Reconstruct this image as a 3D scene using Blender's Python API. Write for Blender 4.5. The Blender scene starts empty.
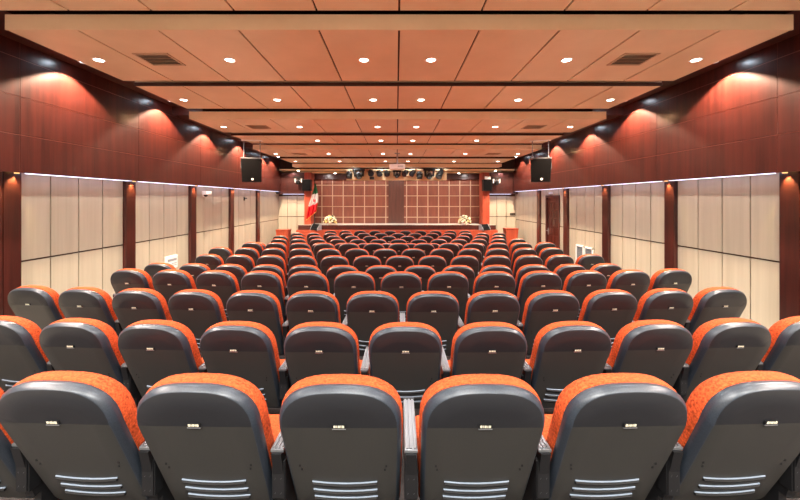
import bpy, bmesh, math, random
from mathutils import Vector, Matrix
random.seed(7)
PI = math.pi
S = bpy.context.scene
COL = S.collection
CAMX, EYE = -0.03, 1.64          # the eye stands 1.64 m above the rear platform
def H(r): return EYE + r         # height given relative to the eye

# ------------------------------------------------------------------ materials
def new_mat(name):
    m = bpy.data.materials.new(name); m.use_nodes = True
    nt = m.node_tree
    return m, nt, nt.nodes['Principled BSDF']
def mat(name, col, rough=0.5, metal=0.0, coat=0.0, spec=0.5, noise=0.0, nscale=20.0, bump=0.0, emit=None, estr=0.0):
    m, nt, b = new_mat(name)
    b.inputs['Base Color'].default_value = (*col, 1)
    b.inputs['Roughness'].default_value = rough
    b.inputs['Metallic'].default_value = metal
    b.inputs['Coat Weight'].default_value = coat
    b.inputs['Specular IOR Level'].default_value = spec
    if emit:
        b.inputs['Emission Color'].default_value = (*emit, 1); b.inputs['Emission Strength'].default_value = estr
    if noise or bump:
        tc = nt.nodes.new('ShaderNodeTexCoord'); n = nt.nodes.new('ShaderNodeTexNoise')
        n.inputs['Scale'].default_value = nscale; n.inputs['Detail'].default_value = 4
        nt.links.new(tc.outputs['Object'], n.inputs['Vector'])
        if noise:
            r = nt.nodes.new('ShaderNodeValToRGB')
            r.color_ramp.elements[0].position = 0.3; r.color_ramp.elements[1].position = 0.7
            r.color_ramp.elements[0].color = (*[c * (1 - noise) for c in col], 1)
            r.color_ramp.elements[1].color = (*[min(1, c * (1 + noise)) for c in col], 1)
            nt.links.new(n.outputs['Fac'], r.inputs['Fac']); nt.links.new(r.outputs['Color'], b.inputs['Base Color'])
        if bump:
            bp = nt.nodes.new('ShaderNodeBump'); bp.inputs['Strength'].default_value = bump; bp.inputs['Distance'].default_value = 0.01
            nt.links.new(n.outputs['Fac'], bp.inputs['Height']); nt.links.new(bp.outputs['Normal'], b.inputs['Normal'])
    return m
def wood(name, dark, light, scale, rough=0.35, coat=0.3):
    m, nt, b = new_mat(name)
    g = nt.nodes.new('ShaderNodeNewGeometry'); mp = nt.nodes.new('ShaderNodeMapping')
    mp.inputs['Scale'].default_value = scale
    n = nt.nodes.new('ShaderNodeTexNoise'); n.inputs['Scale'].default_value = 1.0; n.inputs['Detail'].default_value = 5; n.inputs['Roughness'].default_value = 0.65
    r = nt.nodes.new('ShaderNodeValToRGB')
    r.color_ramp.elements[0].position = 0.32; r.color_ramp.elements[1].position = 0.68
    r.color_ramp.elements[0].color = (*dark, 1); r.color_ramp.elements[1].color = (*light, 1)
    nt.links.new(g.outputs['Position'], mp.inputs['Vector']); nt.links.new(mp.outputs['Vector'], n.inputs['Vector'])
    nt.links.new(n.outputs['Fac'], r.inputs['Fac']); nt.links.new(r.outputs['Color'], b.inputs['Base Color'])
    b.inputs['Roughness'].default_value = rough; b.inputs['Coat Weight'].default_value = coat; b.inputs['Coat Roughness'].default_value = 0.2
    return m
M = {}
M['mahogany'] = wood('mahogany', (0.026, 0.0048, 0.0036), (0.064, 0.0118, 0.0080), (14, 14, 0.7), 0.34, 0.35)
M['mahogany_dark'] = wood('mahogany_dark', (0.035, 0.008, 0.007), (0.065, 0.013, 0.010), (14, 3, 0.7), 0.4, 0.15)
M['red_wood'] = wood('red_wood', (0.30, 0.045, 0.02), (0.46, 0.075, 0.032), (10, 10, 0.8), 0.4, 0.2)
M['mosaic_wood'] = wood('mosaic_wood', (0.19, 0.056, 0.034), (0.29, 0.088, 0.052), (9, 9, 1.2), 0.45, 0.1)
M['raft_wood'] = wood('raft_wood', (0.70, 0.55, 0.37), (0.78, 0.62, 0.43), (1.2, 1.2, 1.2), 0.42, 0.15)
M['cream_board'] = wood('cream_board', (0.45, 0.405, 0.31), (0.53, 0.48, 0.38), (9, 9, 0.35), 0.45, 0.1)
M['cream'] = mat('cream', (0.80, 0.64, 0.38), 0.5)
M['grout'] = mat('grout', (0.68, 0.51, 0.35), 0.5)
M['walnut'] = wood('walnut', (0.075, 0.026, 0.018), (0.13, 0.045, 0.030), (9, 9, 0.8), 0.4, 0.2)
M['groove'] = mat('groove', (0.10, 0.03, 0.018), 0.7)
M['seam_pale'] = mat('seam_pale', (0.26, 0.12, 0.095), 0.5)
M['seam'] = mat('seam', (0.055, 0.020, 0.012), 0.8)
M['void'] = mat('void', (0.02, 0.010, 0.008), 0.9)
M['carpet'] = mat('carpet', (0.25, 0.23, 0.20), 0.5, noise=0.12, nscale=6)
M['stage_floor'] = mat('stage_floor', (0.86, 0.80, 0.70), 0.25, coat=0.3)
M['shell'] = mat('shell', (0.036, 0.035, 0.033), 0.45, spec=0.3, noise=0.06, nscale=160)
M['shell_upper_shaded'] = mat('shell_upper_shaded', (0.014, 0.0145, 0.017), 0.36, spec=0.35, noise=0.06, nscale=160)  # shade of the steeper upper facet is put into this colour
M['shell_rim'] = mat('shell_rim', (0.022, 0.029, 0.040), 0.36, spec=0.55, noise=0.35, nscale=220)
M['louver_glint'] = mat('louver_glint', (0.22, 0.27, 0.34), 0.3)  # highlight along the slot lips is put into this colour
M['black'] = mat('black', (0.008, 0.008, 0.009), 0.5, spec=0.3)
M['matte_black'] = mat('matte_black', (0.004, 0.004, 0.0045), 0.9, spec=0.15, noise=0.3, nscale=200)
M['fabric'] = mat('fabric', (0.44, 0.070, 0.019), 0.9, spec=0.15, noise=0.55, nscale=115, bump=0.4)
M['silver'] = mat('silver', (0.27, 0.28, 0.30), 0.45, metal=0.8)
M['steel'] = mat('steel', (0.32, 0.33, 0.35), 0.35, metal=0.8)
M['gold'] = mat('gold', (0.72, 0.68, 0.52), 0.4)
M['white'] = mat('white', (0.88, 0.89, 0.89), 0.45)
M['grey'] = mat('grey', (0.30, 0.32, 0.34), 0.5)
M['blue_grey'] = mat('blue_grey', (0.20, 0.25, 0.29), 0.35)
M['lens_glass'] = mat('lens_glass', (0.03, 0.04, 0.05), 0.15)
M['vent_dark'] = mat('vent_dark', (0.055, 0.04, 0.03), 0.6)
M['vent_slat'] = mat('vent_slat', (0.52, 0.38, 0.26), 0.5)
M['flag_green'] = mat('flag_green', (0.01, 0.14, 0.05), 0.7)
M['flag_white'] = mat('flag_white', (0.80, 0.78, 0.76), 0.7)
M['flag_red'] = mat('flag_red', (0.68, 0.01, 0.02), 0.7)
M['fringe'] = mat('fringe', (0.75, 0.45, 0.10), 0.7)
M['petal'] = mat('petal', (0.84, 0.76, 0.55), 0.7)
M['petal_yellow'] = mat('petal_yellow', (0.80, 0.60, 0.22), 0.7)
M['leaf'] = mat('leaf', (0.05, 0.10, 0.025), 0.6)
M['lamp'] = mat('lamp', (0.9, 0.9, 0.9), 0.4, emit=(1.0, 0.90, 0.80), estr=14.0)
M['lamp_cool'] = mat('lamp_cool', (0.9, 0.9, 0.9), 0.4, emit=(0.72, 0.86, 1.0), estr=40.0)
M['carpet_dark'] = mat('carpet_dark', (0.035, 0.028, 0.027), 0.95, noise=0.3, nscale=60, bump=0.3)
M['led'] = mat('led', (0.9, 0.9, 0.9), 0.4, emit=(0.66, 0.72, 1.0), estr=2.2)
M['lamp_warm'] = mat('lamp_warm', (0.9, 0.7, 0.4), 0.4, emit=(1.0, 0.55, 0.18), estr=1.2)

# ------------------------------------------------------------------ mesh helpers
class MB:
    def __init__(self): self.bm = bmesh.new(); self.mi = 0
    def _tag(self, faces):
        for f in faces: f.material_index = self.mi
    def box(self, x0, x1, y0, y1, z0, z1, bevel=0.0, rot=None, at=None):
        r = bmesh.ops.create_cube(self.bm, size=1.0)
        vs = r['verts']
        c = Vector(((x0+x1)/2, (y0+y1)/2, (z0+z1)/2)); s = Vector((abs(x1-x0), abs(y1-y0), abs(z1-z0)))
        for v in vs: v.co = Vector((v.co.x*s.x, v.co.y*s.y, v.co.z*s.z)) + c
        fs = {f for v in vs for f in v.link_faces}
        self._tag(fs)
        if bevel:
            es = {e for v in vs for e in v.link_edges}
            g = bmesh.ops.bevel(self.bm, geom=list(es), offset=bevel, segments=2, affect='EDGES', profile=0.6)
            self._tag(g['faces']); vs = list({v for f in g['faces'] for v in f.verts} | {v for v in vs if v.is_valid})
        if rot is not None:
            p = at or c
            for v in vs: v.co = rot @ (v.co - p) + p
        return vs
    def cyl(self, p0, p1, r0, r1=None, n=16, caps=True):
        r1 = r0 if r1 is None else r1
        p0, p1 = Vector(p0), Vector(p1); d = (p1-p0).normalized()
        a = Vector((1, 0, 0)) if abs(d.x) < 0.9 else Vector((0, 1, 0))
        u = d.cross(a).normalized(); w = d.cross(u)
        A = [self.bm.verts.new(p0 + (u*math.cos(t)+w*math.sin(t))*r0) for t in [2*PI*i/n for i in range(n)]]
        B = [self.bm.verts.new(p1 + (u*math.cos(t)+w*math.sin(t))*r1) for t in [2*PI*i/n for i in range(n)]]
        fs = [self.bm.faces.new((A[i], A[(i+1) % n], B[(i+1) % n], B[i])) for i in range(n)]
        if caps: fs += [self.bm.faces.new(A[::-1]), self.bm.faces.new(B)]
        self._tag(fs)
    def tube(self, pts, r, n=8):
        pts = [Vector(p) for p in pts]; rings = []
        for i, p in enumerate(pts):
            d = (pts[min(i+1, len(pts)-1)] - pts[max(i-1, 0)]).normalized()
            a = Vector((0, 0, 1)) if abs(d.z) < 0.9 else Vector((0, 1, 0))
            u = d.cross(a).normalized(); w = d.cross(u)
            rings.append([self.bm.verts.new(p + (u*math.cos(t)+w*math.sin(t))*r) for t in [2*PI*k/n for k in range(n)]])
        fs = []
        for A, B in zip(rings, rings[1:]):
            fs += [self.bm.faces.new((A[k], A[(k+1) % n], B[(k+1) % n], B[k])) for k in range(n)]
        fs += [self.bm.faces.new(rings[0][::-1]), self.bm.faces.new(rings[-1])]
        self._tag(fs)
    def lathe(self, prof, c=(0, 0, 0), n=20):
        c = Vector(c); rings = []
        for r, z in prof:
            rings.append([self.bm.verts.new(c + Vector((r*math.cos(2*PI*k/n), r*math.sin(2*PI*k/n), z))) for k in range(n)])
        fs = []
        for A, B in zip(rings, rings[1:]):
            fs += [self.bm.faces.new((A[k], A[(k+1) % n], B[(k+1) % n], B[k])) for k in range(n)]
        fs += [self.bm.faces.new(rings[0][::-1]), self.bm.faces.new(rings[-1])]
        self._tag(fs)
    def sphere(self, c, r, sx=1, sy=1, sz=1, sub=2):
        g = bmesh.ops.create_icosphere(self.bm, subdivisions=sub, radius=r)
        for v in g['verts']: v.co = Vector((v.co.x*sx, v.co.y*sy, v.co.z*sz)) + Vector(c)
        self._tag({f for v in g['verts'] for f in v.link_faces})
    def hexa(self, bottom, top):
        B = [self.bm.verts.new(p) for p in bottom]; T = [self.bm.verts.new(p) for p in top]
        n = len(B)
        fs = [self.bm.faces.new(B[::-1]), self.bm.faces.new(T)] + [self.bm.faces.new((B[i], B[(i+1) % n], T[(i+1) % n], T[i])) for i in range(n)]
        self._tag(fs)
    def build(self, name, mats, parent=None, smooth=None, kind=None):
        bmesh.ops.recalc_face_normals(self.bm, faces=self.bm.faces[:])
        me = bpy.data.meshes.new(name); self.bm.to_mesh(me); self.bm.free()
        for m in (mats if isinstance(mats, (list, tuple)) else [mats]): me.materials.append(M[m])
        if smooth is not None:
            me.polygons.foreach_set('use_smooth', [True]*len(me.polygons))
            me.set_sharp_from_angle(angle=math.radians(smooth))
        o = bpy.data.objects.new(name, me); COL.objects.link(o)
        if parent: o.parent = parent
        if kind: o['kind'] = kind
        return o
def thing(name, label, cat, loc=(0, 0, 0), rz=0.0, group=None):
    o = bpy.data.objects.new(name, None); COL.objects.link(o); o.empty_display_size = 0.1
    o.location = loc; o.rotation_euler = (0, 0, rz); o['label'] = label; o['category'] = cat
    if group: o['group'] = group
    return o
def setting(name, loc=(0, 0, 0)):
    o = bpy.data.objects.new(name, None); COL.objects.link(o); o.location = loc; o['kind'] = 'structure'; return o
def dup(root, loc, rz, label, group=None):
    r = root.copy(); COL.objects.link(r); r.location = loc; r.rotation_euler = (0, 0, rz); r['label'] = label
    if group: r['group'] = group
    for ch in root.children:
        c = ch.copy(); COL.objects.link(c); c.parent = r
        for g in ch.children:
            d = g.copy(); COL.objects.link(d); d.parent = c
    return r
ORD = ['zeroth', 'first', 'second', 'third', 'fourth', 'fifth', 'sixth', 'seventh', 'eighth', 'ninth', 'tenth', 'eleventh', 'twelfth', 'thirteenth', 'fourteenth']

# ------------------------------------------------------------------ dimensions
XW, XS, XR = 4.9, 4.7, 4.055       # lower wall, upper bulkhead, ceiling raft half width
YB, YF = -2.6, 14.75               # rear wall, plane of the walls beside the stage
ZLED = H(0.336)
ROW_D = [1.352 + 0.92*n for n in range(12)] + [13.0]
ROW_Z = [0.0, -0.11, -0.142, -0.150, -0.245, -0.25, -0.255, -0.26, -0.375, -0.375, -0.38, -0.38, -0.43]
def floor_z(y):
    z = 0.0
    for d, h in zip(ROW_D, ROW_Z):
        if y >= d-0.2: z = h
    return z
# floor: stepped platforms, dark carpet under the seats between unseen aisles made pale to bounce light
f = MB()
for k, z in enumerate(ROW_Z):
    a = YB if k == 0 else ROW_D[k]-0.2; b = ROW_D[k+1]-0.2 if k < 12 else 16.0
    f.mi = 0; f.box(-XW-0.2, -3.95, a, b, z-0.6, z); f.box(3.95, XW+0.2, a, b, z-0.6, z)
    f.mi = 1; f.box(-3.95, 3.95, a, b, z-0.6, z)
f.build('floor', ['carpet', 'carpet_dark'], kind='structure')

# ------------------------------------------------------------------ side walls
SEAM = H(-0.80)
left_pil = [(0.37, 0.60), (2.41, 2.64), (4.20, 4.44), (4.45, 4.665), (6.48, 6.71), (8.52, 8.75), (10.56, 10.79), (12.60, 12.83)]
right_pil = [(0.27, 0.50), (2.31, 2.54), (4.12, 4.36), (4.39, 4.62), (6.37, 6.60), (8.36, 8.60), (10.36, 10.60), (12.36, 12.59)]
trim_n = [0]
def trim_name(): trim_n[0] += 1; return 'trim_%d' % trim_n[0]
left_pil = [(a*0.98, b*0.98) for a, b in left_pil]; right_pil = [(a*0.98, b*0.98) for a, b in right_pil]
def side_wall(s, pil, name, doorway=None):
    root = MB()
    if doorway:
        d0, d1, dt = doorway
        root.box(s*(XW+0.03), s*(XW+0.25), YB, d0, -0.9, H(0.5)); root.box(s*(XW+0.03), s*(XW+0.25), d1, YF, -0.9, H(0.5))
        root.box(s*(XW+0.03), s*(XW+0.25), d0, d1, dt, H(0.5))
    else:
        root.box(s*(XW+0.03), s*(XW+0.25), YB, YF, -0.9, H(0.5))
    w = root.build(name, 'seam', kind='structure')
    edges = [YB] + [v for p in pil for v in p] + [YF]
    for a, b in zip(edges[0::2], edges[1::2]):
        if b - a < 0.1: continue
        n = max(1, round((b-a)/0.45)); g = 0.010
        p = MB()
        for k in range(n):
            y0, y1 = a+(b-a)*k/n+g, a+(b-a)*(k+1)/n-g
            segs = [(y0, y1)]
            if doorway and y1 > doorway[0] and y0 < doorway[1]:
                segs = []
                if doorway[0] - y0 > 0.03: segs.append((y0, doorway[0]))
                if y1 - doorway[1] > 0.03: segs.append((doorway[1], y1))
                p.box(s*XW, s*(XW+0.04), max(y0, doorway[0]), min(y1, doorway[1]), doorway[2], H(0.36))
            for u, v in segs:
                p.box(s*XW, s*(XW+0.04), u, v, -0.5, SEAM-0.012); p.box(s*XW, s*(XW+0.04), u, v, SEAM+0.012, H(0.36))
        p.build('wall_panel', 'cream_board', w)
    for a, b in pil:
        p = MB(); p.box(s*(XW-0.06), s*(XW+0.04), a, b, floor_z(a)-0.02, H(0.36), bevel=0.006); p.build(trim_name(), 'mahogany', kind='structure')
    return w
side_wall(-1, left_pil, 'wall_left')
side_wall(1, right_pil, 'wall_right', (10.72, 11.69, H(0.145)))

# mahogany bulkheads above, boarded in three courses
zc = [ZLED, H(0.808), H(1.280), H(1.753), H(2.15)]
for s in (-1, 1):
    b = MB(); b.box(s*(XS+0.004), s*(XW+0.3), YB, 14.36, ZLED+0.014, H(2.2))
    b.mi = 1
    for k in range(4):
        ys = [YB + 0.6*k_ for k_ in range(0, 29)]
        step = 2.04; y = YB + 0.9
        cuts = [YB]
        while y < 14.36: cuts.append(y); y += step
        cuts.append(14.36)
        for u, v in zip(cuts, cuts[1:]):
            b.box(s*XS, s*(XS+0.03), u+0.003, v-0.003, zc[k]+0.004, zc[k+1]-0.004)
    # underside and end
    b.box(s*XS, s*(XW+0.3), 14.34, 14.37, ZLED, H(2.2))
    b.build(trim_name(), ['seam_pale', 'mahogany'], kind='structure')
    pil = left_pil if s < 0 else right_pil
    edges = [YB+0.05] + [v for p in pil for v in p] + [14.3]
    bays = [(a, b_) for a, b_ in zip(edges[0::2], edges[1::2]) if b_-a > 0.3]
    for k, (a, b_) in enumerate(bays):
        if b_ < 3: continue
        l = MB(); l.box(s*(XS+0.03), s*(XS+0.12), a+0.02, b_-0.02, ZLED+0.0, ZLED+0.016)
        o = l.build('mounted_led_strip', 'led')
        seen = [q_ for q_ in bays if q_[1] > 4.5]
        o['label'] = 'bluish LED strip over the %s pale wall bay from the camera, %s side' % (ORD[seen.index((a, b_))+1] if (a, b_) in seen else 'unseen', 'flag' if s < 0 else 'door')
        o['category'] = 'light strip'; o['group'] = 'LED strips along the side walls'

# ------------------------------------------------------------------ ceiling
c = MB(); c.box(-XW-0.3, XW+0.3, YB, 16.0, H(2.2), H(2.35)); ceiling = c.build('ceiling', 'void', kind='structure')
rafts = [(YB, 3.58, 1.904, 0.05), (3.66, 5.24, 1.753, 0.155), (5.46, 6.84, 1.753, 0.05), (6.92, 8.30, 1.575, 0.145), (8.68, 9.92, 1.575, 0.05),
         (10.0, 11.70, 1.425, 0.125), (12.2, 13.68, 1.425, 0.05), (13.78, 14.22, 1.29, 0.12)]
BW = 0.83
for (y0, y1, h, fh) in rafts:
    z = H(h); r = MB()
    xs = [-XR] + [0.0 + BW*k for k in range(-4, 5)] + [XR]
    for a, b in zip(xs, xs[1:]):
        r.box(a+0.0105, b-0.0105, y0+0.02, y1-0.004, z, z+0.02)
    r.mi = 1 if fh < 0.1 else 0
    r.box(-XR, XR, y0, y0+0.02, z-0.001, z+fh)                 # fascia
    r.mi = 0
    r.box(-XR, XR, y0+0.02, y1, z+0.06, z+0.08)
    r.mi = 1
    r.box(-XR+0.01, XR-0.01, y0+0.02, y1-0.02, z+0.021, z+0.055)
    r.build('raft', ['raft_wood', 'seam'], ceiling)
for s in (-1, 1):                                             # dark wooden margins beside the rafts
    for a, b, h in [(YB, 3.64, 2.09), (3.64, 7.42, 1.945), (7.42, 11.0, 1.765), (11.0, 14.25, 1.615)]:
        p = MB(); p.box(s*(XR+0.005), s*(XS+0.02), a, b, H(h)+0.005, H(2.2)); p.build('margin', 'mahogany_dark', ceiling)

# ------------------------------------------------------------------ stage end
YG = 15.4; SF = H(-1.0)
w = MB(); w.box(-XW-0.3, XW+0.3, YG+0.012, YG+0.3, -0.9, H(2.2)); wall_front = w.build('wall_front', 'grout', kind='structure')
P = 0.4607
for s in (-1, 1):
    g = MB()
    xe = [0.31] + [0.45 + P*k for k in range(0, 8)]
    ze = [-1.04 - 0.2, -0.744, -0.281, 0.18, 0.627, 0.90]
    ze = [-1.02, -0.744, -0.282, 0.18, 0.641, 0.90]
    for a, b in zip(xe, xe[1:]):
        for u, v in zip(ze, ze[1:]):
            g.box(CAMX+s*(a+0.020), CAMX+s*(b-0.020), YG, YG+0.02, H(u)+0.017, H(v)-0.017)
    g.build('mosaic_panel', 'mosaic_wood', wall_front)
p = MB(); p.box(CAMX-0.335, CAMX+0.335, YG-0.06, YG+0.05, SF, H(0.90)); p.build('centre_panel', 'walnut', wall_front)
p = MB(); p.box(-XW, XW, YG-0.12, YG+0.05, H(0.88), H(1.25)); p.build('header', 'mahogany_dark', wall_front)
# stage ceiling, two pale ledges, and a wall added above to block lamp spill
p = MB(); p.box(-XS, XS, 14.26, YG+0.2, H(1.24), H(1.30)); p.box(-XS, XS, 14.26, 14.30, H(1.30), H(2.2)); p.mi = 1
p.box(-XS, XS, 14.24, 14.30, H(1.175), H(1.24)); p.box(-XS, XS, 14.62, 14.70, H(1.10), H(1.175)); p.mi = 2; p.box(-XS, XS, 14.30, 14.62, H(1.185), H(1.24)); p.box(-XS, XS, 14.70, YG, H(1.13), H(1.24))
p.build(trim_name(), ['void', 'cream', 'vent_dark'], kind='structure')
# pale box beam that carries the stage lamps
p = MB(); p.box(CAMX-2.02, CAMX+2.05, 14.42, 14.60, H(0.80), H(1.21), bevel=0.01); p.build(trim_name(), 'cream', kind='structure')
# walls beside the stage
for s in (-1, 1):
    xi, xo = 3.76, XW
    b = MB(); b.box(s*xi, s*xo, YF+0.03, YF+0.30, -0.6, H(1.12)); b.build('wall_front_left' if s < 0 else 'wall_front_right', 'seam', kind='structure')
    par_w = bpy.data.objects['wall_front_left' if s < 0 else 'wall_front_right']
    q = MB(); zs = H(-0.69); cuts = [xi, 4.14, 4.53, 4.92, xo]
    for a, bb in zip(cuts, cuts[1:]):
        if bb-a < 0.05: continue
        q.box(s*(a+0.009), s*(bb-0.009), YF, YF+0.04, -0.5, zs-0.012); q.box(s*(a+0.009), s*(bb-0.009), YF, YF+0.04, zs+0.012, H(0.16))
    q.build('wall_panel', 'cream_board', par_w)
    q = MB(); q.box(s*xi, s*(XS+0.25), YF-0.33, YF+0.05, H(0.245), H(1.12)); q.build('bulkhead', 'mahogany_dark', par_w)
    q = MB(); q.box(s*(xi+0.06), s*(XS-0.03), YF-0.16, YF-0.04, H(0.237), H(0.246)); o = q.build('mounted_led_strip', 'led')
    o['label'] = 'short LED strip glowing above the pale panels beside the stage, %s' % ('by the flag' if s < 0 else 'door side')
    o['category'] = 'light strip'; o['group'] = 'LED strips beside the stage'
    q = MB(); q.box(s*3.47, s*3.75, YF-0.34, YF+0.25, SF-0.2, H(1.12), bevel=0.006); q.build(trim_name(), 'red_wood', kind='structure')  # lamplit orange of the dark-brown pillar is put into the colour
    # return wall of the stage box
    q = MB(); q.box(s*3.76, s*3.9, YF+0.3, YG+0.02, -0.46, H(1.12)); q.build(trim_name(), 'mahogany_dark', kind='structure')
# stage platform
p = MB(); p.box(-3.93, 3.93, 14.17, YF-0.02, -0.46, SF-0.03); p.box(-3.75, 3.75, YF-0.02, YG+0.02, -0.46, SF-0.03); p.mi = 1
p.box(-3.93, 3.93, 14.15, 14.19, H(-1.16), SF-0.001)
p.mi = 2; p.box(-3.93, 3.93, 14.19, YF-0.36, SF-0.03, SF); p.box(-3.45, 3.45, YF-0.36, YG-0.06, SF-0.03, SF)
p.mi = 3; p.box(-3.93, 3.93, 13.86, 14.17, -0.46, H(-1.18))
p.build('floor_stage', ['void', 'mahogany', 'stage_floor', 'red_wood'], kind='structure')
# rear wall behind the eye
p = MB(); p.box(-XW-0.3, XW+0.3, YB-0.2, YB, -0.6, H(2.3)); p.build('wall_back', 'cream_board', kind='structure')

# door
d = setting('door_1', (XW, 11.205, -0.38))
dz = H(0.145) + 0.38
p = MB(); p.box(-0.03, 0.12, -0.49, -0.42, 0, dz); p.box(-0.03, 0.12, 0.42, 0.49, 0, dz); p.box(-0.03, 0.12, -0.42, 0.42, dz-0.08, dz); p.build('door_frame', 'mahogany_dark', d)
p = MB(); p.box(0.02, 0.07, -0.42, 0.42, 0.005, dz-0.08)
for k in range(7):
    for j in range(3):
        p.box(0.008, 0.03, -0.36+j*0.25, -0.14+j*0.25, 0.15+k*0.26, 0.37+k*0.26, bevel=0.006)
p.build('door_leaf', 'mahogany', d)
p = MB(); p.box(-0.005, 0.022, 0.325, 0.375, 0.90, 1.12, bevel=0.006); p.tube([(-0.0, 0.35, 1.03), (-0.05, 0.35, 1.03), (-0.055, 0.30, 1.03), (-0.05, 0.22, 1.025)], 0.011); p.build('door_handle', 'steel', d, 40)

# ------------------------------------------------------------------ auditorium seats
W = 0.55
def prof_y(z): return (0.78-z)*0.45 if z <= 0.78 else -(z-0.78)*0.27
def outline(n=9):
    r = [(0.0, 0.27), (0.10, 0.27), (0.195, 0.27), (0.215, 0.277), (0.226, 0.295), (0.229, 0.40), (0.231, 0.50), (0.233, 0.60), (0.235, 0.70), (0.236, 0.74)]
    for k in range(n+1):
        t = PI/2*k/n; e = 2/2.75
        r.append((0.236*max(0, math.cos(t))**e, 0.762 + 0.186*math.sin(t)**e))
    r = [p for i, p in enumerate(r) if i == 0 or (Vector(p)-Vector(r[i-1])).length > 0.002]
    r[-1] = (0.0, r[-1][1])
    return r + [(-x, z) for x, z in r[-2:0:-1]]
OUT = outline()
def ringed(rings, cz=0.70, crease=True, lift=0.0):
    m = MB(); bm = m.bm; prev = None
    lay = bm.verts.layers.float.new('off')
    for sc, off in rings:
        cur = []
        for x, z in OUT:
            v = bm.verts.new((x*sc, 0, cz+(z-cz)*sc+lift*max(0, (z-cz)/0.28))); v[lay] = off; cur.append(v)
        if prev:
            for i in range(len(cur)): bm.faces.new((prev[i], prev[(i+1) % len(cur)], cur[(i+1) % len(cur)], cur[i]))
        prev = cur
    c = bm.verts.new((0, 0, cz)); c[lay] = rings[-1][1]
    for i in range(len(prev)): bm.faces.new((prev[i], prev[(i+1) % len(prev)], c))
    # spread the offsets into y first so that the cut interpolates them
    for v in bm.verts: v.co.y = v[lay]
    if crease:
        g = bmesh.ops.bisect_plane(bm, geom=bm.verts[:]+bm.edges[:]+bm.faces[:], plane_co=(0, 0, 0.78), plane_no=(0, 0, 1))
        for e in g['geom_cut']:
            if isinstance(e, bmesh.types.BMEdge): e.smooth = False
    for v in bm.verts: v.co.y += prof_y(v.co.z)
    return m
def build_shared(m, name, mats, parent, smooth=True, split=False):
    lay = m.bm.verts.layers.float.get('off')
    if split:
        for f_ in m.bm.faces:
            offs = [v[lay] for v in f_.verts]
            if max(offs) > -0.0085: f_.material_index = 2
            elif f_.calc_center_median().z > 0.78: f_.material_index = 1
    bmesh.ops.recalc_face_normals(m.bm, faces=m.bm.faces[:])
    me = bpy.data.meshes.new(name)
    for f_ in m.bm.faces: f_.smooth = smooth
    m.bm.to_mesh(me); m.bm.free()
    for k in mats: me.materials.append(M[k])
    o = bpy.data.objects.new(name, me); COL.objects.link(o); o.parent = parent
    return o
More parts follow.
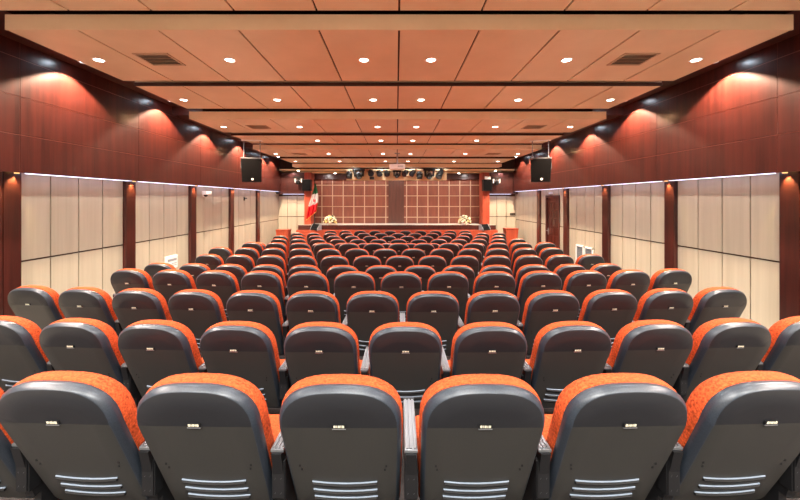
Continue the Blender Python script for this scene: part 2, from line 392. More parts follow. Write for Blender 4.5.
def make_seat(two_arms):
    t = thing('auditorium_seat', 'seat', 'seat')
    shell = build_shared(ringed([(0.97, 0.05), (1.0, 0.042), (1.0, 0.020), (0.990, 0.009), (0.942, -0.007), (0.928, -0.010), (0.6, -0.010), (0.3, -0.010)]), 'back_shell', ['shell', 'shell_upper_shaded', 'shell_rim'], t, split=True)
    # three smiling louvres low on the shell
    l = MB()
    for zc_ in (0.470, 0.420, 0.375):
        pts = []
        for k in range(13):
            x = -0.135 + 0.27*k/12; z = zc_ - 0.013*(1-(x/0.135)**2)
            pts.append((x, prof_y(z)-0.0125, z))
        l.tube(pts, 0.0030, 6)
        l.mi = 1
        l.tube([(x*0.985, y+0.002, z-0.010) for x, y, z in pts], 0.006, 6); l.mi = 0  # dark tube stands in for the shade inside the slot
    l.build('louvres', ['louver_glint', 'black'], shell, 40)
    q = MB(); Mx = Matrix.Rotation(math.radians(-18), 3, 'X')
    vs = q.box(-0.026, 0.026, -0.016, -0.008, 0.778, 0.797)
    q.mi = 1
    x = -0.020
    for wd in (0.008, 0.003, 0.008, 0.003, 0.008):
        q.box(x, x+wd, -0.0175, -0.0155, 0.785, 0.7945); x += wd + 0.0025
    for v in q.bm.verts: v.co.y += prof_y(v.co.z)
    q.mi = 2; q.box(-0.026, 0.026, -0.0165, -0.0095, 0.7765, 0.7805)
    q.build('number_plate', ['black', 'gold', 'steel'], shell)
    for sx in (-1, 1):
        q = MB()
        for k in range(2):
            z = 0.54+0.022*k; q.box(sx*(0.165+0.006*k), sx*(0.172+0.006*k), prof_y(z)-0.014, prof_y(z)-0.008, z, z+0.016)
        q.build('clip_groove', 'black', shell)
    build_shared(ringed([(0.95, 0.030), (1.000, 0.036), (1.016, 0.048), (1.024, 0.070), (1.016, 0.096), (0.96, 0.114), (0.80, 0.124), (0.5, 0.120)], crease=False, lift=0.004), 'back_cushion', ['fabric'], t)
    # seat cushion, let down
    q = MB(); q.box(-0.232, 0.232, 0.24, 0.62, 0.365, 0.435, bevel=0.025)
    for v in q.bm.verts: v.co.z += (v.co.y-0.24)*0.06
    q.build('seat_cushion', 'fabric', t, 60)
    q = MB(); q.box(-0.215, 0.215, 0.25, 0.60, 0.33, 0.37, bevel=0.012); q.build('seat_pan', 'black', t, 40)
    for sx in ((-1, 1) if two_arms else (1,)):
        ax = sx*0.275
        q = MB()
        q.box(ax-0.027, ax+0.027, 0.10, 0.47, 0.607, 0.62, bevel=0.003)
        for k in (-1, 0, 1): q.box(ax+k*0.017-0.006, ax+k*0.017+0.006, 0.105, 0.465, 0.618, 0.626, bevel=0.002)
        q.mi = 1; q.box(ax-0.027, ax+0.027, 0.465, 0.485, 0.595, 0.624, bevel=0.004)
        q.build('armrest', ['silver', 'black'], t)
        q = MB(); q.hexa([(ax-0.020, 0.15, 0.36), (ax+0.020, 0.15, 0.36), (ax+0.020, 0.44, 0.36), (ax-0.020, 0.44, 0.36)], [(ax-0.020, 0.09, 0.607), (ax+0.020, 0.09, 0.607), (ax+0.020, 0.46, 0.607), (ax-0.020, 0.46, 0.607)])
        q.box(ax-0.028, ax+0.028, 0.12, 0.17, 0.40, 0.56, bevel=0.004)
        ap = q.build('arm_panel', 'black', t)
        q = MB()
        q.mi = 1; q.box(ax-0.024, ax+0.024, 0.114, 0.122, 0.41, 0.555); q.mi = 0
        for zz in (0.43, 0.49, 0.54):
            q.sphere((ax-0.012, 0.118, zz), 0.008, 1, 0.6, 1, 1); q.sphere((ax+0.012, 0.118, zz), 0.008, 1, 0.6, 1, 1)
        q.build('bolt_bracket', ['steel', 'black'], ap, 60)
        q = MB(); q.box(ax-0.018, ax+0.018, 0.18, 0.40, 0.012, 0.365); q.box(ax-0.030, ax+0.030, 0.12, 0.50, 0.0, 0.014, bevel=0.003); q.build('leg', 'black', t)
    return t
end_seat = make_seat(True); mid_seat = make_seat(False)
used = {'e': False, 'm': False}
rows = []     # (distance, first offset in seat widths, count, radius)
for n in range(1, 14):
    D = 1.352 + 0.92*(n-1)
    odd = n % 2 == 1
    if n == 1: first, cnt = -3.5, 8
    elif n == 2: first, cnt = -5, 11
    elif n == 13: D = 13.0; first, cnt = -4.5, 10
    else: first, cnt = (-6.5, 13) if odd else (-6, 13)
    rows.append((D, first, cnt, 36.0 if n == 1 else 30.0 if n <= 5 else 34.0))
for ri, (D, first, cnt, R) in enumerate(rows):
    rowphrase = 'row nearest the camera' if ri == 0 else 'row nearest the stage' if ri == 12 else '%s row from the camera' % ORD[ri+1]
    for k in range(cnt):
        ph = (first+k)*W/R
        x, y = 0.03 + R*math.sin(ph), D + R*(1-math.cos(ph))
        loc = (x, y, floor_z(D))
        lab = 'orange-trimmed grey seat, %s from the flag side in the %s' % (ORD[k+1], rowphrase)
        key = 'e' if k == 0 else 'm'; src = end_seat if k == 0 else mid_seat
        if not used[key]:
            used[key] = True; src.location = loc; src.rotation_euler = (0, 0, ph); src['label'] = lab; src['group'] = 'seats of the %s' % rowphrase
        else:
            dup(src, loc, ph, lab, 'seats of the %s' % rowphrase)

# ------------------------------------------------------------------ ceiling lamps
def spot(name, loc, energy, size, blend, color, radius=0.05, rot=(0, 0, 0), parent=None):
    l = bpy.data.lights.new(name, 'SPOT'); l.energy = energy; l.spot_size = math.radians(size); l.spot_blend = blend
    l.color = color; l.shadow_soft_size = radius
    o = bpy.data.objects.new(name, l); COL.objects.link(o); o.location = loc; o.rotation_euler = rot
    if parent: o.parent = parent
    return o
def make_downlight(disc):
    t = thing('ceiling_downlight', 'x', 'ceiling light')
    q = MB(); q.lathe([(0.052, -0.001), (0.066, -0.006), (0.072, 0.0), (0.072, 0.012), (0.052, 0.012)], n=24); q.build('rim', 'white', t, 40)
    q = MB(); q.lathe([(0.001, -0.004), (0.052, -0.002), (0.052, 0.004), (0.001, 0.004)], n=24); q.build('lamp', disc, t)
    return t
dl = make_downlight('lamp'); dl_used = False
WARM = (0.98, 0.96, 0.92)
LX = [-3.74, -2.10, -0.42, 0.42, 2.12, 3.74]
lamp_rows = [(4.46, 1.753), (6.24, 1.753), (7.68, 1.575), (9.44, 1.575), (11.0, 1.425), (13.15, 1.425)]
E_DOWN, E_REAR, E_WASH = 90.0, 112.0, 470.0
for ri, (y, h) in enumerate(lamp_rows):
    for k, x in enumerate(LX):
        lab = 'round ceiling downlight, %s from the flag side, %s lamp row from the camera' % (ORD[k+1], ORD[ri+1])
        loc = (x+CAMX*0.5, y, H(h))
        if not dl_used: dl.location = loc; dl['label'] = lab; dl['group'] = 'ceiling downlights'; dl_used = True
        else: dup(dl, loc, 0, lab, 'ceiling downlights')
        spot('downlight_beam', (loc[0], y, H(h)-0.012), E_DOWN, 150, 0.8, WARM, 0.05)
for y in (2.4, 0.6, -1.2):  # unseen lamp rows added overhead, rearmost boosted to brighten the near seat backs
    for x in LX:
        spot('downlight_beam', (x, y, H(1.904)-0.012), E_REAR*(5.0 if y < 0 else 1), 150, 0.8, WARM, 0.06)
# wall washers in the dark margins
ww = make_downlight('lamp_cool'); ww['category'] = 'ceiling light'; ww.name = 'wall_washer'; ww_used = False
for s in (-1, 1):
    for k, (y, h) in enumerate([(5.03, 1.945), (7.0, 1.945), (8.68, 1.765), (10.55, 1.765), (12.4, 1.615), (13.35, 1.615)]):
        loc = (s*4.44, y, H(h)+0.004)
        lab = 'cool recessed wall lamp above the bulkhead, %s from the camera on the %s side' % (ORD[k+1], 'flag' if s < 0 else 'door')
        if not ww_used: ww.location = loc; ww['label'] = lab; ww['group'] = 'wall washers'; ww_used = True
        else: dup(ww, loc, 0, lab, 'wall washers')
        spot('washer_beam', (loc[0], y, loc[2]-0.02), E_WASH*(0.35 if k == 5 else 1), 119, 0.22, (1.0, 0.74, 0.52), 0.02)
    for y in (2.9, 1.0, -0.9):
        spot('washer_beam', (s*4.44, y, H(2.08)), E_WASH, 118, 0.22, (1.0, 0.84, 0.74), 0.02)
# pilaster lamps
for s, pil in ((-1, left_pil), (1, right_pil)):
    vis = [p for p in pil if p[0] > 4]
    for k, (a, b) in enumerate(pil):
        y = (a+b)/2; X = XS+0.09
        spot('pilaster_beam', (s*X, y, ZLED-0.012), 30.0, 74, 0.7, (1.0, 0.80, 0.34), 0.015, rot=(0, math.radians(-22)*s, 0))
        if a < 4: continue
        q = MB(); q.cyl((s*X, y, ZLED-0.004), (s*X, y, ZLED+0.022), 0.025, 0.025, 14); o = q.build('pilaster_spotlight', 'lamp_warm')
        o['label'] = 'small amber lamp over the %s brown pilaster from the camera, %s side wall' % (ORD[vis.index((a, b))+1], 'flag' if s < 0 else 'door')
        o['category'] = 'wall lamp'; o['group'] = 'pilaster lamps'
# stage lamps
for x in (-4.2, -2.6, 2.6, 4.2):
    spot('stage_beam', (x, 14.30, H(1.165)), 20.0, 140, 0.6, WARM, 0.04)
for x in (-3.0, -1.9, -0.9, 0.0, 0.9, 1.9, 3.0):
    spot('stage_beam', (x, 14.78, H(1.12)), 25.0, 140, 0.6, WARM, 0.04, rot=(math.radians(25), 0, 0))
for x in (-1.7, -0.6, 0.6, 1.7):  # extra spots added to brighten the pale beam
    spot('beam_fill', (x, 13.86, H(1.28)), 15.0, 120, 0.6, WARM, 0.03, rot=(math.radians(58), 0, 0))
for k, (x, y, h) in enumerate([(-3.95, 14.27, 1.172), (-2.55, 14.66, 1.096), (2.55, 14.66, 1.096), (3.95, 14.27, 1.172)]):
    q = MB(); q.cyl((x, y, H(h)-0.006), (x, y, H(h)+0.004), 0.05, 0.05, 16); o = q.build('stage_downlight', 'lamp')
    o['label'] = ['small lamp in the pale stage ledge above the flag-side corner', 'small lamp in the stage ledge beside the spotlight beam, flag side',
                  'small lamp in the stage ledge beside the spotlight beam, door side', 'small lamp in the pale stage ledge above the door-side corner'][k]
    o['category'] = 'ceiling light'; o['group'] = 'stage ledge lamps'
# slanted lamps over the stage-side bulkheads
for s in (-1, 1):
    spot('bulkhead_beam', (s*4.35, 14.10, H(1.12)), 9.0, 70, 0.25, (1.0, 0.72, 0.6), 0.03, rot=(math.radians(12), 0, 0))

# ------------------------------------------------------------------ ceiling vents
def make_vent():
    t = thing('ceiling_vent', 'x', 'air vent')
    q = MB()
    for a, b, c_, d_ in [(-0.21, 0.21, -0.19, -0.165), (-0.21, 0.21, 0.165, 0.19), (-0.21, -0.185, -0.165, 0.165), (0.185, 0.21, -0.165, 0.165)]: q.box(a, b, c_, d_, -0.012, 0.0)
    q.build('frame', 'vent_slat', t)
    q = MB(); q.box(-0.185, 0.185, -0.165, 0.165, -0.004, -0.001); q.build('backing', 'vent_dark', t)
    q = MB(); R_ = Matrix.Rotation(math.radians(35), 3, 'X')
    for k in range(7):
        y = -0.14 + 0.047*k; q.box(-0.185, 0.185, y-0.014, y+0.014, -0.0095, -0.0065, rot=R_)
    q.build('slats', 'vent_slat', t)
    return t
v0 = make_vent(); first = True
for k, (x, y, h, lab) in enumerate([(-2.94, 4.43, 1.753, 'square louvred ceiling vent nearest the camera on the flag side'), (2.94, 4.43, 1.753, 'square louvred ceiling vent nearest the camera on the door side'),
        (-2.96, 7.66, 1.575, 'louvred ceiling vent in the middle raft on the flag side'), (2.96, 7.66, 1.575, 'louvred ceiling vent in the middle raft on the door side'),
        (-2.98, 10.95, 1.425, 'louvred ceiling vent nearest the stage on the flag side'), (2.98, 10.95, 1.425, 'louvred ceiling vent nearest the stage on the door side')]):
    loc = (x+CAMX, y, H(h)-0.001)
    if first: v0.location = loc; v0['label'] = lab; v0['group'] = 'ceiling vents'; first = False
    else: dup(v0, loc, 0, lab, 'ceiling vents')

# ------------------------------------------------------------------ hanging loudspeakers
def make_speaker(s, label):
    t = thing('loudspeaker', label, 'loudspeaker', (s*3.79+CAMX, 9.35, H(0.47)), s*math.radians(-14), 'hanging loudspeakers')
    q = MB(); q.hexa([(-0.24, -0.02, 0), (0.24, -0.02, 0), (0.17, 0.32, 0.03), (-0.17, 0.32, 0.03)], [(-0.26, -0.10, 0.60), (0.26, -0.10, 0.60), (0.18, 0.30, 0.63), (-0.18, 0.30, 0.63)])
    q.build('cabinet', 'black', t)
    q = MB(); q.hexa([(-0.225, -0.035, 0.015), (0.225, -0.035, 0.015), (0.225, -0.02, 0.015), (-0.225, -0.02, 0.015)], [(-0.245, -0.112, 0.585), (0.245, -0.112, 0.585), (0.245, -0.095, 0.585), (-0.245, -0.095, 0.585)])
    g = q.build('grille', 'matte_black', t)
    q = MB(); q.cyl((0.02, -0.055, 0.075), (0.02, -0.035, 0.07), 0.032, 0.032, 12); q.build('badge', 'white', g)
    q = MB(); q.box(-0.27, 0.27, -0.02, 0.06, 0.62, 0.645); q.box(-0.27, -0.262, -0.02, 0.05, 0.35, 0.63); q.box(0.262, 0.27, -0.02, 0.05, 0.35, 0.63); q.build('bracket', 'silver', t)
    top = 1.575 - 0.47
    for x in (-0.2, 0.2):
        q = MB(); q.cyl((x, 0.02, 0.64), (x, 0.02, top), 0.011, 0.011, 8); q.build('hanging_rod', 'silver', t)
    q = MB(); q.box(-0.26, 0.26, -0.03, 0.07, top-0.02, top-0.001); q.build('ceiling_plate', 'white', t)
    return t
make_speaker(-1, 'black loudspeaker hanging from silver rods on the flag side')
make_speaker(1, 'black loudspeaker hanging from silver rods on the door side')

# ------------------------------------------------------------------ projector
t = thing('projector', 'white projector hanging from a pole in the middle of the ceiling', 'projector', (0.0, 10.8, H(0.93)))
q = MB(); q.box(-0.235, 0.235, -0.16, 0.18, 0, 0.15, bevel=0.02); body = q.build('body', 'white', t, 40)
q = MB()
for k in range(6): q.box(0.02+k*0.028, 0.036+k*0.028, -0.163, -0.158, 0.05, 0.10)
q.build('grille', 'grey', body)
q = MB(); q.cyl((-0.11, 0.17, 0.075), (-0.11, 0.22, 0.075), 0.045, 0.04, 18); q.build('lens', 'black', t, 40)
q = MB(); q.cyl((0, 0.02, 0.15), (0, 0.02, 0.493), 0.02, 0.02, 12); q.box(-0.09, 0.09, -0.07, 0.11, 0.148, 0.162); q.build('pole', 'silver', t, 40)
q = MB(); q.box(-0.08, 0.08, -0.06, 0.10, 0.475, 0.494); q.build('ceiling_plate', 'silver', t)

# ------------------------------------------------------------------ stage lamps on the beam
def par(x, zr, tilt, yaw, label, r=0.13, ln=0.26):
    t = thing('stage_spotlight', label, 'spotlight', (x, 14.22, H(zr)), yaw, 'spotlights along the pale beam')
    R_ = Matrix.Rotation(tilt, 3, 'X')
    a, b = R_ @ Vector((0, -ln/2, 0)), R_ @ Vector((0, ln/2, 0))
    q = MB(); q.cyl(a, b, r, r*0.8, 18); can = q.build('can', 'black', t, 40)
    q = MB(); q.cyl(a + R_ @ Vector((0, -0.006, 0)), a, r*0.82, r*0.82, 18); q.build('lens', 'lens_glass', can)
    q = MB(); q.tube([(-r-0.02, 0, 0), (-r-0.02, 0.02, r+0.04), (0, 0.03, r+0.08), (r+0.02, 0.02, r+0.04), (r+0.02, 0, 0)], 0.012); q.cyl((0, 0.01, r+0.07), (0, 0.25, r+0.07), 0.018, 0.018, 8); q.build('yoke', 'black', t, 40)
    return t
def head(x, zr, label, k=1.0, pale=False, y=14.20, base_low=False):
    t = thing('moving_head_lamp', label, 'spotlight', (x, y, H(zr)), 0, 'moving head lamps over the stage')
    q = MB()
    if base_low: q.box(-0.13*k, 0.13*k, -0.09*k, 0.09*k, -0.25*k, -0.12*k, bevel=0.015); zz = -1
    else: q.box(-0.24*k, 0.24*k, -0.09*k, 0.09*k, 0.17*k, 0.25*k, bevel=0.015); zz = 1
    q.box(-0.03, 0.03, 0.05*k, 0.24, zz*0.17*k-0.02, zz*0.17*k+0.02)
    q.build('mounting_base', 'black', t)
    q = MB()
    if base_low: q.box(-0.15*k, 0.15*k, -0.05*k, 0.05*k, -0.155*k, -0.125*k)
    else: q.box(-0.2*k, 0.2*k, -0.05*k, 0.05*k, 0.165*k, 0.195*k)
    for s in (-1, 1): q.hexa([(s*0.14*k, -0.05*k, -0.06*k), (s*0.19*k, -0.05*k, -0.06*k), (s*0.19*k, 0.05*k, -0.06*k), (s*0.14*k, 0.05*k, -0.06*k)], [(s*0.12*k, -0.05*k, 0.19*k), (s*0.2*k, -0.05*k, 0.19*k), (s*0.2*k, 0.05*k, 0.19*k), (s*0.12*k, 0.05*k, 0.19*k)]) if not base_low else q.box(s*0.12*k, s*0.15*k, -0.05*k, 0.05*k, -0.15*k, 0.04*k)
    q.build('yoke', 'white' if pale else 'black', t)
    q = MB(); q.sphere((0, 0, -0.02*k), 0.14*k, 1, 1, 1.15, 2); hd = q.build('head', 'black', t, 60)
    q = MB(); q.cyl((0, -0.13*k, -0.09*k), (0, -0.16*k, -0.13*k), 0.075*k, 0.075*k, 16); q.build('lens', 'lens_glass', hd)
    q = MB(); q.tube([(0.10*k*math.cos(a), -0.115*k, 0.0+0.10*k*math.sin(a)) for a in [PI*j/8 for j in range(9)]], 0.015*k, 6); q.build('ring', 'grey', hd, 40)
    return t
def bx(px): return (px-396.2)/356*14.2 + CAMX
head(bx(349), 1.06, 'black moving head lamp at the flag-side end of the pale beam', 0.85, base_low=True)
head(bx(359), 1.00, 'large black moving head lamp on the pale beam, flag side', 1.0)
par(bx(370.6), 1.10, 0.5, 0.2, 'black tilted spotlight beside the large flag-side moving head', 0.12)
q_t = thing('control_box', 'small black box under the spotlight on the pale beam', 'box', (bx(371.8), 14.28, H(0.82)))
q = MB(); q.box(-0.09, 0.09, -0.07, 0.09, 0, 0.11, bevel=0.01); q.build('housing', 'black', q_t); q = MB(); q.box(-0.09, 0.09, 0.09, 0.138, 0.03, 0.09); q.build('mount', 'steel', q_t)
par(bx(379.3), 1.08, 0.6, 0.2, 'second black spotlight from the flag-side moving head', 0.11)
par(bx(386.6), 1.08, 0.6, 0.2, 'black spotlight on the flag side of the projector', 0.11)
head(bx(397), 1.00, 'small black moving head lamp at the middle of the beam', 0.72)
par(bx(405.3), 1.08, 0.6, -0.4, 'black spotlight on the door side of the projector', 0.11)
par(bx(412.6), 1.08, 0.6, -0.5, 'second black spotlight from the projector on the door side', 0.11)
head(bx(419.5), 1.04, 'black upright moving head lamp between the projector and the large door-side one', 0.8, base_low=True)
head(bx(429.3), 1.00, 'large black moving head lamp on the pale beam, door side', 1.0)
par(bx(440), 1.04, 0.9, -0.7, 'black slanted spotlight at the door-side end of the pale beam', 0.13, 0.34)
head(-3.93, 0.74, 'pale yoke moving head lamp on the bulkhead beside the flag', 0.75, True, y=14.20)
head(3.97, 0.72, 'pale yoke moving head lamp on the bulkhead, door side', 0.75, True, y=14.20)
for s, lab in ((-1, 'black box loudspeaker high on the stage pillar by the flag'), (1, 'black box loudspeaker high on the stage pillar, door side')):
    t = thing('pillar_loudspeaker', lab, 'loudspeaker', (s*3.60, 14.26, H(0.36)), 0, 'loudspeakers on the stage pillars')
    q = MB(); q.box(-0.17, 0.17, -0.14, 0.14, 0, 0.46, bevel=0.012); q.build('cabinet', 'black', t)
    q = MB(); q.box(-0.15, 0.15, -0.15, -0.138, 0.02, 0.44); q.build('grille', 'matte_black', t)
t = thing('small_spotlight', 'small cream spotlight above the pillar loudspeaker, door side', 'spotlight', (3.62, 14.22, H(0.845)))
q = MB(); q.box(-0.11, 0.11, -0.08, 0.04, -0.02, 0.09, bevel=0.01); q.build('housing', 'white', t); q = MB(); q.cyl((0, 0.04, 0.03), (0, 0.19, 0.03), 0.02, 0.02, 10); q.build('arm', 'steel', t)

# ------------------------------------------------------------------ flag, flowers, monitors, lecterns
fx = (314.5-396.2)/356*14.35 + CAMX
t = thing('flag', 'green, white and red flag with gold fringe hanging on a pole', 'flag', (fx, 14.33, SF))
q = MB(); q.lathe([(0.001, 0), (0.13, 0), (0.12, 0.025), (0.03, 0.05), (0.014, 0.07), (0.014, 1.78), (0.02, 1.80), (0.001, 1.84)], n=14); q.build('pole', 'black', t, 40)
# draped cloth: along the pole at the top, bellying out and falling to the flag side
NU, NV = 28, 36
q = MB(); grid = []
for j in range(NV+1):
    v = j/NV
    zt = 1.66 - 1.36*v
    row = []
    cx = 0.05 - 0.02*math.sin(v*2.0) - 0.20*max(0, v-0.25)**1.3
    wd = 0.05 + 0.36*math.sin(min(1, v*1.15)*PI*0.55)**1.2
    for i in range(NU+1):
        u = i/NU
        x = cx - wd*0.5 + wd*u
        dz = 0.0 + (u-0.35)*0.34*v
        y = -0.05 - 0.035*math.sin(u*PI*5 + v*1.2)*(0.35+0.65*v) - 0.03*v
        row.append(q.bm.verts.new((x, y, zt + dz)))
    grid.append(row)
for j in range(NV):
    for i in range(NU):
        fc = q.bm.faces.new((grid[j][i], grid[j][i+1], grid[j+1][i+1], grid[j+1][i]))
        g = (j+0.5)/NV
        u = (i+0.5)/NU
        fc.material_index = 3 if (j >= NV-1 or (i >= NU-1 and g > 0.66)) else 0 if g < 0.30+0.04*u else 1 if g < 0.62+0.06*u else 2
bmesh.ops.solidify(q.bm, geom=q.bm.faces[:], thickness=0.006)
cloth = q.build('cloth', ['flag_green', 'flag_white', 'flag_red', 'fringe'], t, 70)
q = MB()
for s in (-1, 1):
    q.tube([(s*0.012, 0, -0.05), (s*0.045, 0, -0.02), (s*0.05, 0, 0.02), (s*0.022, 0, 0.05)], 0.009, 6)
    q.tube([(s*0.010, 0, -0.03), (s*0.022, 0, 0.0), (s*0.010, 0, 0.035)], 0.007, 6)
q.box(-0.006, 0.006, -0.006, 0.006, -0.06, 0.05)
em = q.build('emblem', 'flag_red', cloth, 60); em.location = (0.015, -0.095, 0.98)
def flowers(x, label, sc, seed):
    rnd = random.Random(seed)
    t = thing('flower_arrangement', label, 'flower arrangement', (x, 14.30, SF), 0, 'flower arrangements on the stage edge')
    q = MB(); q.lathe([(0.001, 0), (0.10, 0), (0.13, 0.05), (0.12, 0.06), (0.001, 0.05)], n=16); q.build('bowl', 'white', t, 40)
    q = MB()
    for k in range(60):
        a, e = rnd.uniform(0, 2*PI), rnd.uniform(-0.05, 1.35)
        d = Vector((math.cos(a)*math.cos(e), math.sin(a)*math.cos(e), math.sin(e)))
        r = rnd.uniform(0.14, 0.27)*sc; c0 = Vector((d.x*r*1.05, d.y*r*0.8, 0.07+d.z*r*1.15))
        sd = d.cross(Vector((0.3, 0.2, 1))).normalized()*0.028
        vs = [q.bm.verts.new(p) for p in (c0-d*0.05, c0+sd+Vector((0, 0, .01)), c0+d*0.07, c0-sd-Vector((0, 0, .01)))]
        q.bm.faces.new(vs)
    q.build('leaves', 'leaf', t)
    n = 34
    for k in range(n):
        a = k*2.39996; e = math.asin(min(1, (k+0.5)/n))
        d = Vector((math.cos(a)*math.cos(e), math.sin(a)*math.cos(e), math.sin(e)))
        r = rnd.uniform(0.21, 0.27)*sc; c0 = Vector((d.x*r*1.05, d.y*r*0.8, 0.08+d.z*r*1.15))
        q = MB(); q.sphere(c0, 0.030*sc, 1, 1, 0.8, 1)
        for j in range(5):
            b = 2*PI*j/5 + rnd.random(); u = d.cross(Vector((0.1, 0.3, 1))).normalized(); w_ = d.cross(u)
            q.sphere(c0 + (u*math.cos(b)+w_*math.sin(b))*0.032*sc, 0.024*sc, 1, 1, 1, 1)
        q.build('flower', 'petal' if rnd.random() < 0.72 else 'petal_yellow', t, 60)
flowers((330.3-396.2)/356*14.3+CAMX, 'cream flower arrangement on the stage edge near the flag', 1.0, 3)
flowers((464.5-396.2)/356*14.3+CAMX, 'cream and yellow flower arrangement on the stage edge, door side', 1.02, 5)
def monitor(x, rz, label):
    t = thing('stage_monitor', label, 'loudspeaker', (x, 13.99, H(-1.18)), rz, 'stage monitors')
    q = MB()
    prof = [(-0.13, 0), (0.12, 0), (0.12, 0.20), (0.02, 0.235), (-0.13, 0.06)]
    q.hexa([(-0.17, a, b) for a, b in prof], [(0.17, a, b) for a, b in prof]); q.build('cabinet', 'black', t)
    for s in (-1, 1):
        q = MB(); q.hexa([(s*0.172, a, b) for a, b in prof], [(s*0.19, a, b) for a, b in prof]); q.build('end_cheek', 'grey', t)
    q = MB(); R_ = [(-0.125, 0.075), (0.01, 0.225), (0.0, 0.235), (-0.135, 0.085)]
    q.hexa([(-0.15, a, b) for a, b in R_], [(0.15, a, b) for a, b in R_]); q.build('grille', 'matte_black', t)
monitor((316-396.2)/356*14.0+CAMX, -0.5, 'small wedge stage monitor on the step below the flag')
monitor((484.5-396.2)/356*14.0+CAMX, 0.5, 'small wedge stage monitor on the step, door-side end')
for s, px, top, lab in ((-1, 283.7, -1.13, 'tapered red wooden lectern before the panels on the flag side'), (1, 510.6, -1.085, 'tapered red wooden lectern before the panels on the door side')):
    x = (px-396.2)/356*13.75 + CAMX; zt = H(top)+0.43
    t = thing('lectern', lab, 'lectern', (x, 13.75, -0.43), 0, 'lecterns beside the stage')
    q = MB(); q.hexa([(-0.17, -0.15, 0.04), (0.17, -0.15, 0.04), (0.17, 0.15, 0.04), (-0.17, 0.15, 0.04)], [(-0.235, -0.2, zt-0.03), (0.235, -0.2, zt-0.03), (0.235, 0.2, zt-0.03), (-0.235, 0.2, zt-0.03)]); q.build('body', 'red_wood', t)
    q = MB(); q.box(-0.245, 0.245, -0.215, 0.215, zt-0.03, zt, bevel=0.006); q.build('top', 'red_wood', t)
    q = MB(); q.box(-0.21, 0.21, -0.19, 0.19, 0, 0.04, bevel=0.005); q.build('base', 'mahogany_dark', t)

# ------------------------------------------------------------------ small things on the walls
def wall_vent(x, s, y, z, w, h, label):
    t = thing('wall_vent', label, 'air vent', (x, y, z), 0, 'white wall vents')
    q = MB(); d = -s
    for a, b, c_, e in [(-w/2, w/2, -h/2, -h/2+0.035), (-w/2, w/2, h/2-0.035, h/2), (-w/2, -w/2+0.035, -h/2, h/2), (w/2-0.035, w/2, -h/2, h/2)]: q.box(0, d*0.03, a, b, c_, e)
    q.build('frame', 'white', t)
    q = MB(); q.box(0, d*0.008, -w/2+0.03, w/2-0.03, -h/2+0.03, h/2-0.03); q.build('backing', 'blue_grey', t)
    q = MB(); R_ = Matrix.Rotation(math.radians(30)*s, 3, 'Y'); n = int((h-0.08)/0.045)
    for k in range(n):
        z0 = -h/2+0.055+k*0.045; q.box(d*0.008, d*0.024, -w/2+0.035, w/2-0.035, z0-0.003, z0+0.003, rot=R_)
    q.build('slats', 'grey', t)
wall_vent(XW, 1, 9.53, H(-1.52), 0.40, 0.62, 'white framed wall vent below the seam, nearer the door')
wall_vent(XW, 1, 9.09, H(-1.52), 0.38, 0.62, 'white framed wall vent below the seam, farther from the door')
t = thing('notice_sign', 'white notice box with grey lines low on the flag-side wall', 'notice', (-XW, 7.68, H(-1.48)))
q = MB(); q.box(-0.01, 0.04, -0.19, 0.19, 0, 0.27, bevel=0.004); pl = q.build('board', 'white', t)
q = MB(); q.box(0.04, 0.043, -0.15, 0.15, 0.165, 0.215)
for k in range(2): q.box(0.04, 0.042, -0.02, 0.15, 0.06+k*0.04, 0.075+k*0.04)
q.build('print', 'grey', pl)
t = thing('security_camera', 'white security camera on the upper flag-side wall', 'camera', (-XW, 8.98, H(0.13)))
q = MB(); q.box(-0.012, 0.02, -0.05, 0.05, -0.06, 0.06, bevel=0.006); q.tube([(0.02, 0, 0), (0.07, 0, 0.0), (0.10, 0, 0.02)], 0.016); q.build('wall_mount', 'white', t, 40)
q = MB(); q.box(0.05, 0.19, -0.17, 0.06, 0.0, 0.09, bevel=0.02); q.build('housing', 'white', t, 40)
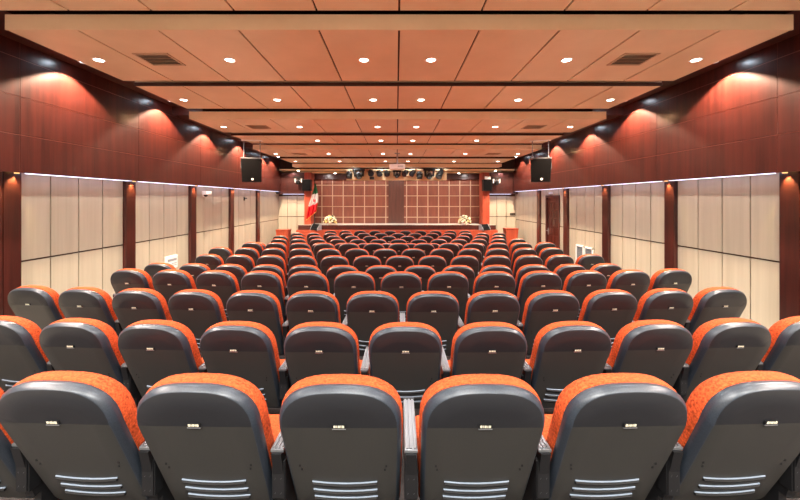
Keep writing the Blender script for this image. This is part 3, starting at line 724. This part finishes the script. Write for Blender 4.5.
q = MB(); q.sphere((0.12, -0.10, -0.01), 0.05, 1, 1, 0.8, 2); q.build('lens', 'black', t, 60)
t = thing('wall_bracket', 'small black bracket on the flag-side wall behind the security camera', 'bracket', (-XW, 11.4, H(0.04)))
q = MB(); q.box(0, 0.015, -0.04, 0.04, -0.06, 0.06); q.build('plate', 'black', t); q = MB(); q.tube([(0.01, 0, 0), (0.09, -0.05, 0.03), (0.13, -0.12, 0.0)], 0.014); q.build('arm', 'black', t)
t = thing('door_sign', 'small white sign on the wall above the brown door', 'sign', (XW, 11.35, H(0.215)))
q = MB(); q.box(-0.012, 0, -0.14, 0.14, -0.028, 0.028); q.build('plate', 'white', t)
q = MB(); q.box(-0.014, -0.011, -0.14, 0.14, -0.032, -0.027); q.build('edge', 'grey', t)
t = thing('wall_plaque', 'small dark plaque on the pale panels beside the stage, door side', 'plaque', ((513-396.2)/356*14.72+CAMX, YF, H(-0.585)))
q = MB(); q.box(-0.12, 0.12, -0.02, 0, -0.05, 0.05); pl = q.build('plate', 'black', t)
q = MB(); q.box(-0.10, -0.02, -0.023, -0.019, -0.03, 0.03); q.box(0.0, 0.10, -0.023, -0.019, -0.03, 0.03); q.build('print', 'vent_dark', pl)

# ------------------------------------------------------------------ world, camera, view
wd = bpy.data.worlds.new('World'); S.world = wd; wd.use_nodes = True
wd.node_tree.nodes['Background'].inputs['Color'].default_value = (0.02, 0.02, 0.02, 1)
cam = bpy.data.cameras.new('Camera'); co = bpy.data.objects.new('Camera', cam); COL.objects.link(co)
co.location = (CAMX, 0, EYE); co.rotation_euler = (PI/2, 0, 0)
cam.sensor_width = 36; cam.lens = 356*36/800; cam.shift_x = 0.00475; cam.shift_y = -0.0625; cam.clip_start = 0.05
S.camera = co
S.view_settings.view_transform = 'Standard'; S.view_settings.look = 'None'; S.view_settings.exposure = 0.45; S.view_settings.gamma = 1.0
S.view_settings.use_curve_mapping = False
S.cycles.max_bounces = 10; S.cycles.diffuse_bounces = 7; S.cycles.glossy_bounces = 4; S.cycles.sample_clamp_indirect = 6
